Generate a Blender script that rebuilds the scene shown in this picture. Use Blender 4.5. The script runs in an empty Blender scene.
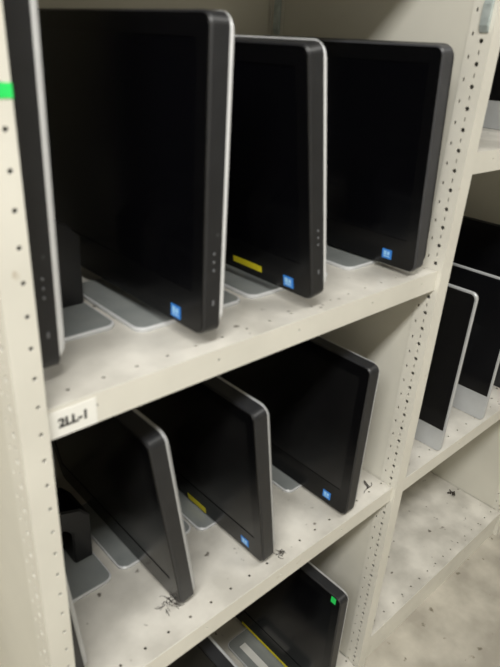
import bpy, bmesh, math, random
from mathutils import Vector, Matrix
random.seed(7)
scene = bpy.context.scene
ZO = 1.80                                   # eye height above the concrete floor

# ------------------------------------------------------------------ camera
cam_d = bpy.data.cameras.new('camera'); cam = bpy.data.objects.new('camera', cam_d)
scene.collection.objects.link(cam); scene.camera = cam
right = Vector((0.73573, -0.67482, 0.05792))
down = Vector((-0.25783, -0.35810, -0.89738))
fwd = Vector((0.62631, 0.64528, -0.43744))
right.normalize(); fwd = (fwd - right * fwd.dot(right)).normalized(); up = right.cross(fwd)
M = Matrix((right, up, -fwd)).transposed().to_4x4(); M.translation = (0, 0, ZO)
cam.matrix_world = M
cam_d.sensor_fit = 'HORIZONTAL'; cam_d.sensor_width = 36.0
cam_d.lens = 589.1 / 500 * 36.0
cam_d.clip_start = 0.02
cam_d.dof.use_dof = True; cam_d.dof.focus_distance = 2.6; cam_d.dof.aperture_fstop = 6.5

# ------------------------------------------------------------------ world, lights, exposure
w = bpy.data.worlds.new('world'); scene.world = w; w.use_nodes = True
w.node_tree.nodes['Background'].inputs[0].default_value = (0.95, 0.97, 1.0, 1)
w.node_tree.nodes['Background'].inputs[1].default_value = 0.2
def area(name, loc, target, sx, sy, power, col):
    d = bpy.data.lights.new(name, 'AREA'); d.shape = 'RECTANGLE'; d.size = sx; d.size_y = sy
    d.energy = power; d.color = col
    o = bpy.data.objects.new(name, d); scene.collection.objects.link(o); o.location = loc
    o.rotation_euler = (Vector(target) - Vector(loc)).to_track_quat('-Z', 'Y').to_euler()
    return o
area('aisle_ceiling_light', (-1.2, -0.6, 3.5), (-1.2, -0.6, 0), 2.4, 0.35, 130, (1.0, 0.98, 0.93))
area('aisle_ceiling_light', (2.2, -0.8, 3.5), (2.2, -0.8, 0), 2.0, 0.35, 40, (1.0, 0.98, 0.93))
vs = scene.view_settings
vs.view_transform = 'Standard'; vs.look = 'None'; vs.gamma = 1.0; vs.use_curve_mapping = False
vs.exposure = 0.08

# ------------------------------------------------------------------ materials
def srgb(r, g, b):
    f = lambda c: (c / 12.92 if c <= 0.04045 else ((c + 0.055) / 1.055) ** 2.4)
    return (f(r / 255), f(g / 255), f(b / 255), 1)
def mat(name, c1, c2=None, rough=0.5, scale=8, metal=0.0, spec=0.5, bump=0.0, bscale=60, speck=None, speck_t=0.7, sscale=40, coat=0.0):
    m = bpy.data.materials.new(name); m.use_nodes = True
    nt = m.node_tree; b = nt.nodes['Principled BSDF']
    b.inputs['Roughness'].default_value = rough; b.inputs['Metallic'].default_value = metal
    b.inputs['Specular IOR Level'].default_value = spec; b.inputs['Coat Weight'].default_value = coat
    tc = nt.nodes.new('ShaderNodeTexCoord')
    c2 = c2 or c1
    n = nt.nodes.new('ShaderNodeTexNoise'); n.inputs['Scale'].default_value = scale; n.inputs['Detail'].default_value = 5
    nt.links.new(tc.outputs['Object'], n.inputs['Vector'])
    r = nt.nodes.new('ShaderNodeValToRGB')
    r.color_ramp.elements[0].position = 0.35; r.color_ramp.elements[1].position = 0.65
    r.color_ramp.elements[0].color = c1; r.color_ramp.elements[1].color = c2
    nt.links.new(n.outputs['Fac'], r.inputs['Fac'])
    out = r.outputs['Color']
    if speck:
        n2 = nt.nodes.new('ShaderNodeTexNoise'); n2.inputs['Scale'].default_value = sscale; n2.inputs['Detail'].default_value = 3
        nt.links.new(tc.outputs['Object'], n2.inputs['Vector'])
        r2 = nt.nodes.new('ShaderNodeValToRGB')
        r2.color_ramp.elements[0].position = speck_t; r2.color_ramp.elements[1].position = speck_t + 0.06
        nt.links.new(n2.outputs['Fac'], r2.inputs['Fac'])
        mx = nt.nodes.new('ShaderNodeMix'); mx.data_type = 'RGBA'
        nt.links.new(r2.outputs['Color'], mx.inputs[0])
        nt.links.new(out, mx.inputs[6]); mx.inputs[7].default_value = speck
        out = mx.outputs[2]
    nt.links.new(out, b.inputs['Base Color'])
    if bump:
        nb = nt.nodes.new('ShaderNodeTexNoise'); nb.inputs['Scale'].default_value = bscale
        nt.links.new(tc.outputs['Object'], nb.inputs['Vector'])
        bp = nt.nodes.new('ShaderNodeBump'); bp.inputs['Strength'].default_value = bump; bp.inputs['Distance'].default_value = 0.002
        nt.links.new(nb.outputs['Fac'], bp.inputs['Height']); nt.links.new(bp.outputs['Normal'], b.inputs['Normal'])
    return m
PAINT = mat('cream_paint', srgb(213, 211, 202), srgb(224, 222, 213), 0.45, 6, speck=srgb(168, 152, 128), speck_t=0.71, sscale=26)
DECK = mat('scuffed_shelf_paint', srgb(190, 187, 179), srgb(222, 219, 211), 0.42, 9, speck=srgb(112, 106, 98), speck_t=0.68, sscale=34)
PANEL = mat('panel_paint', srgb(206, 204, 194), srgb(218, 216, 206), 0.5, 3)
CONC = mat('concrete', srgb(158, 153, 142), srgb(190, 185, 173), 0.85, 7, bump=0.3, bscale=45, speck=srgb(120, 114, 100), speck_t=0.66, sscale=22)
BLACK = mat('black_plastic', srgb(22, 22, 24), srgb(26, 26, 28), 0.38, 20)
SIDE = mat('charcoal_plastic', srgb(30, 31, 34), srgb(35, 36, 39), 0.42, 30, speck=srgb(96, 98, 102), speck_t=0.74, sscale=70)
GREYSIDE = mat('grey_plastic', srgb(56, 57, 61), srgb(62, 63, 67), 0.4, 30)
GLASS = mat('dark_screen_glass', srgb(6, 6, 9), srgb(8, 8, 11), 0.16, 3, spec=0.4)
DUSTY = mat('dusty_screen_glass', srgb(17, 17, 18), srgb(24, 24, 25), 0.27, 6, spec=0.5)
BEZEL = mat('gloss_bezel', srgb(9, 9, 11), srgb(11, 11, 13), 0.25, 3, spec=0.35)
SILVER = mat('silver_trim', srgb(218, 220, 223), srgb(226, 228, 231), 0.35, 30, metal=0.1)
GREYTRIM = mat('grey_trim', srgb(176, 178, 180), srgb(188, 190, 192), 0.35, 30, metal=0.2)
FOOTM = mat('smoked_foot', srgb(140, 145, 145), srgb(154, 158, 157), 0.25, 12, spec=0.5)
ALU = mat('aluminium', srgb(190, 193, 196), srgb(198, 201, 204), 0.38, 20, metal=0.3)
ZINC = mat('zinc', srgb(170, 182, 182), srgb(206, 216, 216), 0.3, 40, metal=0.35)
WHITE = mat('white_paper', srgb(236, 236, 232), srgb(240, 240, 236), 0.6, 20)
INK = mat('black_ink', srgb(20, 20, 20), rough=0.6)
BLUE = mat('blue_sticker', srgb(42, 122, 214), srgb(50, 132, 222), 0.35, 30)
PALEBLUE = mat('pale_blue_print', srgb(150, 204, 250), srgb(160, 210, 252), 0.35, 30)
YELLOW = mat('yellow_sticker', srgb(222, 208, 30), srgb(230, 216, 40), 0.5, 30)
GREEN = mat('green_sticker', srgb(40, 220, 100), srgb(50, 228, 110), 0.5, 30)
DOTM = mat('grey_button', srgb(104, 106, 110), rough=0.4)
DUST = mat('dark_dust', srgb(46, 42, 38), srgb(70, 64, 58), 0.9, 60)
BAG = mat('white_plastic', srgb(214, 220, 224), srgb(224, 229, 232), 0.4, 20)

# ------------------------------------------------------------------ helpers
COL = scene.collection
class MB:
    def __init__(s): s.v = []; s.f = []
    def add(s, vs, fs):
        o = len(s.v); s.v += [tuple(p) for p in vs]; s.f += [tuple(i + o for i in f) for f in fs]
    def box(s, x0, x1, y0, y1, z0, z1):
        s.add([(x0,y0,z0),(x1,y0,z0),(x1,y1,z0),(x0,y1,z0),(x0,y0,z1),(x1,y0,z1),(x1,y1,z1),(x0,y1,z1)],
              [(3,2,1,0),(4,5,6,7),(0,1,5,4),(1,2,6,5),(2,3,7,6),(3,0,4,7)])
    def prism(s, prof, fn, a, b):
        """profile of 2-D points swept from a to b; fn(p, t) gives the 3-D point"""
        n = len(prof)
        s.add([fn(p, a) for p in prof] + [fn(p, b) for p in prof],
              [tuple(range(n))[::-1], tuple(range(n, 2*n))] + [(i, (i+1) % n, n+(i+1) % n, n+i) for i in range(n)])
    def tube(s, pts, r, n=6):
        rings = []
        for i, p in enumerate(pts):
            p = Vector(p); d = (Vector(pts[min(i+1, len(pts)-1)]) - Vector(pts[max(i-1, 0)])).normalized()
            a = d.orthogonal().normalized(); b = d.cross(a)
            rings.append([p + a*r*math.cos(2*math.pi*k/n) + b*r*math.sin(2*math.pi*k/n) for k in range(n)])
        vs = [q for rg in rings for q in rg]; fs = []
        for i in range(len(pts)-1):
            for k in range(n): fs.append((i*n+k, i*n+(k+1) % n, (i+1)*n+(k+1) % n, (i+1)*n+k))
        fs += [tuple(range(n))[::-1], tuple((len(pts)-1)*n+k for k in range(n))]
        s.add(vs, fs)
    def layers(s, rings):
        """closed skin through equally long rings of points"""
        n = len(rings[0]); vs = [q for rg in rings for q in rg]; fs = []
        for i in range(len(rings)-1):
            for k in range(n): fs.append((i*n+k, i*n+(k+1) % n, (i+1)*n+(k+1) % n, (i+1)*n+k))
        fs += [tuple(range(n))[::-1], tuple((len(rings)-1)*n+k for k in range(n))]
        s.add(vs, fs)
    def perf(s, fn, u0, u1, v0, v1, t, holes, r, rv=None, uh=None):
        """sheet strip with real round holes; fn(u, v, d) -> point, d = depth 0..t"""
        rv = rv or r; uh = (u0+u1)/2 if uh is None else uh
        holes = sorted(h if isinstance(h, tuple) else (h, r, rv) for h in holes)
        holes = [h for h in holes if v0 + h[2] < h[0] < v1 - h[2]]
        cuts = [v0] + [(a[0]+b[0])/2 for a, b in zip(holes, holes[1:])] + [v1]
        for i, (h, r, rv) in enumerate(holes):
            a, b = cuts[i], cuts[i+1]
            out = [(u1, h), (u1, b), (uh, b), (u0, b), (u0, h), (u0, a), (uh, a), (u1, a)]
            inn = [(uh + r*math.cos(k*math.pi/4), h + rv*math.sin(k*math.pi/4)) for k in range(8)]
            vs = [fn(*p, 0) for p in out] + [fn(*p, 0) for p in inn] + [fn(*p, t) for p in out] + [fn(*p, t) for p in inn]
            fs = []
            for k in range(8):
                j = (k+1) % 8
                fs += [(k, j, 8+j, 8+k), (16+j, 16+k, 24+k, 24+j), (8+k, 8+j, 24+j, 24+k)]
                if k in (0, 7, 3, 4): fs.append((j, k, 16+k, 16+j))
                if i == 0 and k in (5, 6): fs.append((j, k, 16+k, 16+j))
                if i == len(holes)-1 and k in (1, 2): fs.append((j, k, 16+k, 16+j))
            s.add(vs, fs)
    def build(s, name, m, parent=None, mx=None, smooth=False, bevel=0.0):
        me = bpy.data.meshes.new(name)
        vs = [mx @ Vector(p) for p in s.v] if mx else s.v
        me.from_pydata([tuple(p) for p in vs], [], s.f)
        bm = bmesh.new(); bm.from_mesh(me)
        bmesh.ops.remove_doubles(bm, verts=bm.verts, dist=1e-6)
        bmesh.ops.recalc_face_normals(bm, faces=bm.faces)
        if bevel:
            es = [e for e in bm.edges if len(e.link_faces) == 2 and e.calc_face_angle(0) > 0.7]
            bmesh.ops.bevel(bm, geom=es, offset=bevel, segments=2, affect='EDGES', clamp_overlap=True)
        bm.to_mesh(me); bm.free()
        if smooth:
            for p in me.polygons: p.use_smooth = True
            me.set_sharp_from_angle(angle=0.6)
        me.materials.append(m)
        o = bpy.data.objects.new(name, me); COL.objects.link(o)
        if parent: o.parent = parent
        return o
def empty(name, loc=(0, 0, 0), parent=None):
    o = bpy.data.objects.new(name, None); COL.objects.link(o); o.location = loc; o.empty_display_size = 0.05
    if parent: o.parent = parent
    return o
def tag(o, label, cat, group=None):
    o['label'] = label; o['category'] = cat
    if group: o['group'] = group
    return o
def box(name, m, parent, *b, bevel=0.0):
    k = MB(); k.box(*b); return k.build(name, m, parent, bevel=bevel)
def rrect(a0, a1, b0, b1, r, n=5):
    pts = []
    for cx, cy, s in ((a1-r, b1-r, 0), (a0+r, b1-r, 1), (a0+r, b0+r, 2), (a1-r, b0+r, 3)):
        for k in range(n+1):
            t = (s + k/n) * math.pi/2
            pts.append((cx + r*math.cos(t), cy + r*math.sin(t)))
    return pts

# ------------------------------------------------------------------ setting: floor
fl = MB(); fl.box(-3, 5, -3.5, 3.0, -0.06, 0)
f = fl.build('floor', CONC); f['kind'] = 'structure'; f['label'] = 'mottled beige concrete floor in front of the shelving'
WALL = mat('wall_paint', srgb(196, 192, 180), srgb(204, 200, 188), 0.8, 2)
for nm, bb in (('wall_back', (-3, 5, 2.9, 3.0, 0, 3.6)), ('wall_front', (-3, 5, -3.5, -3.4, 0, 3.6)), ('wall_left', (-3, -2.9, -3.4, 2.9, 0, 3.6)),
               ('wall_right', (4.9, 5, -3.4, 2.9, 0, 3.6)), ('ceiling', (-3, 5, -3.5, 3.0, 3.6, 3.7))):
    k = MB(); k.box(*bb); o = k.build(nm, WALL); o['kind'] = 'structure'

# ------------------------------------------------------------------ shelving unit (all coordinates: y 0.60 = front plane)
PX = (0.208, 1.158, 2.108)
rack = empty('shelving_unit', (0, 0, 0))
tag(rack, 'cream painted perforated steel shelving unit holding the black computers', 'shelving')
TOPZ = ZO + 0.42
HZ = [ZO - 0.0860 - 0.0401*k for k in range(-12, 43)]
def front_post(x, front_holes, n):
    k = MB(); T = 0.002
    if front_holes: k.perf(lambda u, v, d: (u, 0.60 + d, v), x, x + 0.037, 0.0, TOPZ, T, HZ, 0.0031, uh=x + 0.0265)
    else: k.box(x, x + 0.040, 0.60, 0.602, 0.0, TOPZ)
    if front_holes: k.box(x + 0.035, x + 0.037, 0.602, 0.612, 0.0, TOPZ)
    fn = lambda u, v, d: (x + d, u, v)
    main = [(z, 0.0046, 0.0046) for z in HZ] + [(z + 0.020, 0.0016, 0.0048) for z in HZ]
    k.perf(fn, 0.602, 0.632, 0.0, TOPZ, T, main, 0.003, uh=0.620)
    k.perf(fn, 0.632, 0.650, 0.0, TOPZ, T, [z + 0.012 for z in HZ], 0.0020, 0.0042, uh=0.640)
    if not front_holes:
        k.box(x + 0.038, x + 0.040, 0.602, 0.650, 0.0, TOPZ); k.box(x + 0.0085, x + 0.038, 0.648, 0.650, 0.0, TOPZ)
    return k.build('post', PAINT, rack)
posts = [front_post(x, i == 0, i) for i, x in enumerate(PX)]
for x in PX:
    k = MB(); k.box(x, x + 0.002, 1.148, 1.19, 0, TOPZ); k.box(x + 0.002, x + 0.038, 1.188, 1.19, 0, TOPZ)
    k.build('post', PAINT, rack)
for x in PX:
    box('side_panel', PANEL, rack, x + 0.003, x + 0.0042, 0.645, 1.188, 0.02, TOPZ)
for x0, x1 in ((PX[0], PX[1]), (PX[1], PX[2])):
    box('back_panel', PANEL, rack, x0 + 0.005, x1 + 0.002, 1.1925, 1.1937, 0.02, TOPZ)
def shelf(x0, x1, zt, lip=0.046, lip_holes=()):
    k = MB(); T = 0.0016
    hs = []; h = x0 + 0.026
    while h < x1: hs.append(h); h += 0.0535
    k.perf(lambda u, v, d: (v, u, zt - d), 0.612, 0.668, x0, x1, T, hs, 0.0032, uh=0.640)
    k.box(x0, x1, 0.668, 1.186, zt - T, zt)
    k.box(x0, x1, 1.1845, 1.186, zt - 0.03, zt - T)
    o = k.build('shelf', DECK, rack)
    l = MB()
    hs = list(lip_holes) or [x0 + 0.1 + 0.212*i for i in range(5)]
    l.perf(lambda u, v, d: (v, 0.610 + d, u), zt - lip, zt, x0, x1, T, hs, 0.0024, uh=zt - lip*0.42)
    l.box(x0, x1, 0.6116, 0.630, zt - lip, zt - lip + T)
    l.build('shelf_lip', PAINT, o)
    return o
E1 = (PX[0] + 0.0045, PX[1] - 0.0005); E2 = (PX[1] + 0.0405, PX[2] - 0.0005)
Z1, Z2, Z3 = ZO - 0.422, ZO - 1.034, ZO - 1.765
ZB1, ZB3 = ZO - 0.171, ZO - 1.680
s_top = shelf(*E1, Z1, lip_holes=(0.317, 0.529, 0.712, 0.924, 1.10))
s_mid = shelf(*E1, Z2)
s_bot = shelf(*E1, Z3, 0.030)
shelf(*E1, ZO + 0.360); shelf(*E2, ZO + 0.360)
b_top = shelf(*E2, ZB1)
b_mid = shelf(*E2, Z2)
b_bot = shelf(*E2, ZB3)
box('kick_plate', PAINT, rack, *E2, 0.616, 0.618, 0.0, ZB3 - 0.046)
def clip(parent, x, y, z0, z1):
    k = MB()
    pr = [(0, 0), (-0.003, 0), (-0.009, 0.012), (-0.009, z1-z0-0.010), (-0.004, z1-z0), (0, z1-z0)]
    k.prism(pr, lambda p, t: (x + p[0], t, z0 + p[1]), y - 0.009, y + 0.009)
    k.build('shelf_clip', ZINC, parent, bevel=0.0012)
clip(posts[1], PX[1], 0.617, ZO + 0.048, ZO + 0.105)
clip(posts[1], PX[1], 1.165, ZO + 0.030, ZO + 0.110)
# green tape across the end post and the paper label on the shelf lip
t = box('green_tape', GREEN, posts[0], PX[0] - 0.0006, PX[0] + 0.0375, 0.5992, 0.5998, ZO - 0.058, ZO - 0.044)
t['label'] = 'bright green strip of tape'
lab = box('shelf_label', WHITE, s_top, 0.2485, 0.316, 0.6090, 0.6098, Z1 - 0.0455, Z1 - 0.006)
lab['label'] = 'white paper label reading 2LL-1'
def text_mesh(txt, size, mx, m, parent, name):
    cu = bpy.data.curves.new(name, 'FONT'); cu.body = txt; cu.size = size; cu.align_x = 'CENTER'; cu.align_y = 'CENTER'; cu.offset = 0.0009
    ob = bpy.data.objects.new(name, cu); COL.objects.link(ob)
    bpy.context.view_layer.update()
    me = bpy.data.meshes.new_from_object(ob.evaluated_get(bpy.context.evaluated_depsgraph_get()))
    bpy.data.objects.remove(ob); me.transform(mx); me.materials.append(m)
    o = bpy.data.objects.new(name, me); COL.objects.link(o); o.parent = parent; return o
# the label is a part of the shelf, so its print stays flat lettering joined to the same level
text_mesh('2LL-1', 0.0185, Matrix.Translation((0.2825, 0.6087, Z1 - 0.0255)) @ Matrix.Rotation(math.pi/2, 4, 'X'), INK, s_top, 'label_lettering')

# ------------------------------------------------------------------ black all-in-one computers, screen towards -x
def computer(x, y, zshelf, lift, H, lean, label, group, W=0.51, silver=True, fb=(0.044, 0.182), dusty=False, blue=None, yellow=None,
             green=False, buttons=True, foot_y=0.108, thin=False):
    """x: screen plane at the bottom edge, y: near edge; lean in degrees towards the screen side"""
    root = empty('all_in_one_computer', (x, y, zshelf))
    tag(root, label, 'computer', group)
    tilt = Matrix.Translation((0, 0, lift)) @ Matrix.Rotation(math.radians(-lean), 4, 'Y')
    yz = lambda t: (lambda p: (t, p[0], p[1]))
    R = 0.016
    k = MB()
    prof = lambda i, r: rrect(i, W - i, i, H - i, max(r - i, 0.002))
    k.layers([[ (0.0, *p) for p in prof(0.003, R)], [(0.003, *p) for p in prof(0.0, R)], [(0.030, *p) for p in prof(0.0, R)]])
    k.build('housing', SIDE if silver else GREYSIDE, root, tilt, smooth=True)
    # bezel frame round the recessed display
    bl, bb, bt = 0.026, 0.066, 0.030
    o8 = rrect(0.003, W - 0.003, 0.003, H - 0.003, R - 0.003, 3); i8 = rrect(bl, W - bl, bb, H - bt, 0.0015, 3)
    k = MB(); n = len(o8)
    k.add([(-0.0022, *p) for p in o8] + [(-0.0022, *p) for p in i8] + [(0.0, *p) for p in o8] + [(0.0, *p) for p in i8],
          [q for a in range(n) for b in [(a+1) % n] for q in ((a, b, n+b, n+a), (2*n+a, 2*n+b, b, a), (n+a, n+b, 3*n+b, 3*n+a))])
    bz = k.build('bezel', BEZEL, root, tilt)
    k = MB(); k.box(-0.0010, -0.0001, bl, W - bl, bb, H - bt)
    k.build('screen', DUSTY if dusty else GLASS, root, tilt)
    k = MB()
    sm = (GREYTRIM if thin else SILVER) if silver else SIDE
    ta, tb = (0.0328, 0.0385) if thin else (0.0355, 0.0395)
    k.layers([[(0.0301, *p) for p in rrect(0.0, W, 0.006, H + 0.001, 0.022)], [(ta, *p) for p in rrect(-0.0005, W + .0005, 0.008, H + 0.001, 0.024)],
              [(tb, *p) for p in rrect(0.003, W - .003, 0.012, H - 0.003, 0.022)]])
    k.build('rear_trim', sm, root, tilt, smooth=True)
    k = MB()
    k.layers([[(0.0396, *p) for p in rrect(0.012, W - .012, 0.02, H - 0.012, 0.03)], [(0.052, *p) for p in rrect(0.05, W - .05, 0.05, H - 0.05, 0.03)],
              [(0.060, *p) for p in rrect(0.10, W - .10, 0.09, H - 0.09, 0.03)]])
    k.build('rear_cover', BLACK, root, tilt, smooth=True)
    # bent easel arm and foot plate
    cy = W / 2 + (foot_y - 0.108) * 0.6; kx = fb[1] - 0.005
    xr = lambda z: 0.056 - math.tan(math.radians(lean)) * (z - lift)
    pr = [(xr(0.190), 0.190), (kx - 0.02, 0.150), (kx, 0.125), (kx, 0.0085), (kx - 0.042, 0.0085), (kx - 0.042, 0.095), (kx - 0.055, 0.110), (xr(0.130), 0.130)]
    if fb[1] < 0.17: pr = [(xr(0.19), 0.19), (kx - .008, 0.15), (kx, 0.13), (kx, 0.0085), (kx - 0.03, 0.0085), (kx - 0.03, 0.10), (xr(0.13), 0.12)]
    k = MB(); k.prism(pr, lambda p, t: (p[0], t, p[1]), cy - 0.045, cy + 0.045)
    k.build('stand_arm', BLACK, root, bevel=0.003)
    k = MB()
    y0, y1 = foot_y, foot_y + 0.235
    k.layers([[(*p, 0.0075) for p in rrect(-fb[0] + .003, fb[1] - .003, y0 + .003, y1 - .003, 0.018)], [(*p, 0.0084) for p in rrect(-fb[0] + 0.004, fb[1] - 0.004, y0 + 0.004, y1 - .004, 0.017)]])
    ft = k.build('foot_plate', FOOTM, root, smooth=True)
    k = MB(); k.layers([[(*p, 0.0) for p in rrect(-fb[0] + .001, fb[1] - .001, y0 + .001, y1 - .001, 0.018)], [(*p, 0.0015) for p in rrect(-fb[0], fb[1], y0, y1, 0.019)],
                        [(*p, 0.0060) for p in rrect(-fb[0], fb[1], y0, y1, 0.019)], [(*p, 0.0074) for p in rrect(-fb[0] + .0015, fb[1] - .0015, y0 + .0015, y1 - .0015, 0.018)]])
    k.build('foot_edge', SILVER, ft, smooth=True)
    if buttons:
        for q in range(3):
            zc = 0.128 - 0.0125*q
            k = MB(); k.layers([[(0.016 + r*math.cos(a*math.pi/4), yy, zc + r*math.sin(a*math.pi/4)) for a in range(8)] for r, yy in ((0.0021, 0.0004), (0.0021, -0.0008), (0.0013, -0.0013))])
            k.build('button', DOTM, root, tilt)
        k = MB(); k.layers([[(0.018 + sx*a, yy, 0.052 + b) for a, b in ((-0.003, -.004), (0.001, -.004), (0.001, .004), (-0.003, .004))] for sx, yy in ((1, 0.0003), (1, -0.0005), (0.6, -0.0007))])
        k.build('port_cover', DOTM, root, tilt)
    if blue:
        by, bz_ = blue
        k = MB(); k.box(-0.0030, -0.0023, by - 0.0122, by + 0.0122, bz_ - 0.0105, bz_ + 0.0105)
        st = k.build('blue_sticker', BLUE, root, tilt)
        k = MB()
        k.box(-0.0034, -0.0031, by - 0.0070, by - 0.0008, bz_ - 0.0020, bz_ + 0.0060); k.box(-0.0034, -0.0031, by + 0.0008, by + 0.0080, bz_ - 0.0030, bz_ + 0.0068)
        k.box(-0.0034, -0.0031, by - 0.0078, by + 0.0078, bz_ - 0.0066, bz_ - 0.0042)
        k.build('sticker_print', PALEBLUE, st, tilt)
    if yellow:
        a, b, c, d = yellow
        k = MB(); k.box(-0.0029, -0.0023, a, b, c, d); o = k.build('yellow_sticker', YELLOW, root, tilt)
    if green:
        k = MB(); k.box(-0.0029, -0.0023, 0.016, 0.032, H - 0.024, H - 0.0035); k.build('green_sticker', GREEN, root, tilt)
    return root
B = 'all-in-one computers on the top shelf'
computer(0.262, 0.655, Z1, 0.026, 0.470, -0.5, 'black computer at the left end of the top shelf, partly behind the end post', B)
computer(0.500, 0.615, Z1, 0.026, 0.433, 0.0, 'large black computer on the top shelf, nearest whole screen with silver rear edge', B, blue=(0.066, 0.020))
computer(0.744, 0.615, Z1, 0.025, 0.411, 9.6, 'black computer on the top shelf with a yellow sticker low on its screen', B, blue=(0.055, 0.022), yellow=(0.125, 0.205, 0.018, 0.030))
computer(1.062, 0.612, Z1, 0.012, 0.433, 5.5, 'black computer with grey side at the right end of the top shelf', B, silver=False, fb=(0.080, 0.088), blue=(0.070, 0.026), buttons=False)
B = 'all-in-one computers on the middle shelf'
computer(0.256, 0.655, Z2, 0.012, 0.430, 5.5, 'black computer at the left end of the middle shelf, mostly hidden by the post', B, buttons=False, fb=(0.036, 0.182), foot_y=0.160, thin=True)
computer(0.502, 0.660, Z2, 0.012, 0.440, 9.5, 'black computer leaning on the middle shelf below the white label, dust at its corner', B, dusty=True, fb=(0.044, 0.152), buttons=False, foot_y=0.160, thin=True)
computer(0.704, 0.634, Z2, 0.012, 0.420, 8.5, 'dusty screened black computer in the middle of the middle shelf, yellow sticker at its foot', B, dusty=True, blue=(0.058, 0.028), yellow=(0.200, 0.270, 0.004, 0.022), buttons=False, foot_y=0.168, thin=True)
computer(0.963, 0.615, Z2, 0.010, 0.412, -1.0, 'black computer at the right end of the middle shelf, next to the perforated post', B, fb=(0.046, 0.15), foot_y=0.150, dusty=True, blue=(0.063, 0.028), buttons=False, thin=True)
B = 'all-in-one computers on the bottom shelf'
computer(0.625, 0.600, Z3, 0.010, 0.425, 1.0, 'black computer on the bottom shelf of which only the silver rear edge shows', B, buttons=False, fb=(0.07, 0.17), thin=True)
computer(0.975, 0.590, Z3, 0.014, 0.440, 0.0, 'black computer on the bottom shelf with a green sticker at its top corner', B, green=True, yellow=(0.12, 0.36, 0.004, 0.014), buttons=False, fb=(0.09, 0.12), thin=True)

# ------------------------------------------------------------------ silver computers with a pale chin in the neighbouring bay
def silver_computer(x, y, z, H, W, chin, label, lean=0.0, m=ALU):
    root = empty('silver_computer', (x, y, z)); tag(root, label, 'computer', 'silver computers in the next bay')
    tilt = Matrix.Rotation(math.radians(-lean), 4, 'Y')
    k = MB()
    k.layers([[(0.0, *p) for p in rrect(0.002, W - .002, 0.002, H - .002, 0.016)], [(0.002, *p) for p in rrect(0, W, 0, H, 0.018)], [(0.007, *p) for p in rrect(0, W, 0, H, 0.018)],
              [(0.026, *p) for p in rrect(0.06, W - .06, 0.05, H - .05, 0.02)], [(0.036, *p) for p in rrect(0.14, W - .14, 0.12, H - .12, 0.02)]])
    k.build('housing', m, root, tilt, smooth=True)
    k = MB(); k.layers([[(t, *p) for p in [(0.006, chin), (W - .006, chin)] + rrect(0.006, W - .006, chin, H - .006, 0.014)[:12]] for t in (-0.0002, -0.002)])
    k.build('screen', GLASS, root, tilt)
    k = MB(); k.prism([(0.030, 0.22), (0.055, 0.20), (0.135, 0.006), (0.185, 0.006), (0.185, 0.0), (0.06, 0.0), (0.06, 0.005), (0.122, 0.006), (0.032, 0.17)], lambda p, t: (p[0], t, p[1]), W/2 - 0.09, W/2 + 0.09)
    k.build('stand', m, root)
    return root
silver_computer(1.396, 0.612, Z2, 0.500, 0.535, 0.075, 'silver edged computer with pale chin right beside the perforated middle post')
silver_computer(1.655, 0.614, Z2, 0.470, 0.535, 0.090, 'second silver computer from the middle post, on the lower shelf of the next bay')
silver_computer(1.905, 0.614, Z2, 0.555, 0.535, 0.090, 'tall dark computer farthest right on the lower shelf of the next bay', m=SIDE)
silver_computer(1.700, 0.625, ZB1, 0.470, 0.535, 0.075, 'computer with pale chin on the upper shelf of the next bay')

# ------------------------------------------------------------------ small things
def debris(name, label, loc, n, spread, ln, r, seed):
    rnd = random.Random(seed); k = MB()
    for _ in range(n):
        a = rnd.uniform(0, 6.28); x = rnd.gauss(0, spread); y = rnd.gauss(0, spread); L = rnd.uniform(0.4, 1)*ln
        p = []
        for q in range(4):
            p.append((x, y, r + rnd.uniform(0, r*1.5))); a += rnd.uniform(-.7, .7); x += math.cos(a)*L/3; y += math.sin(a)*L/3
        k.tube(p, r*rnd.uniform(.6, 1.1), 5)
    o = k.build(name, DUST); o.location = loc; return tag(o, label, 'debris')
debris('dust_clump', 'fuzzy dark dust at the foot of the leaning computer on the middle shelf', (0.492, 0.694, Z2), 40, 0.009, 0.018, 0.0007, 1)
debris('dust_clump', 'small dark dust beside the front corner of the dusty screened computer', (0.760, 0.644, Z2), 20, 0.006, 0.014, 0.0007, 2)
debris('twig', 'small dark twig lying on the middle shelf beside the right post', (1.105, 0.650, Z2), 4, 0.004, 0.034, 0.0013, 3)
debris('dirt_lump', 'small dark lump on the empty bottom shelf of the next bay', (2.050, 0.800, ZB3), 10, 0.004, 0.016, 0.0035, 4)
k = MB(); k.layers([[(x, y, z) for x, y in ((-.012, -.055), (.012, -.055), (.012, .055), (-.012, .055))] for z in (0.0, 0.0008)])
o = k.build('foot_light_patch', WHITE); o.location = (0.925, 0.84, Z3 + 0.0085)  # added white strip, stands in for the light patch of the foot plate
tag(o, 'white strip added for the light patch on a foot plate of the bottom shelf', 'added patch')
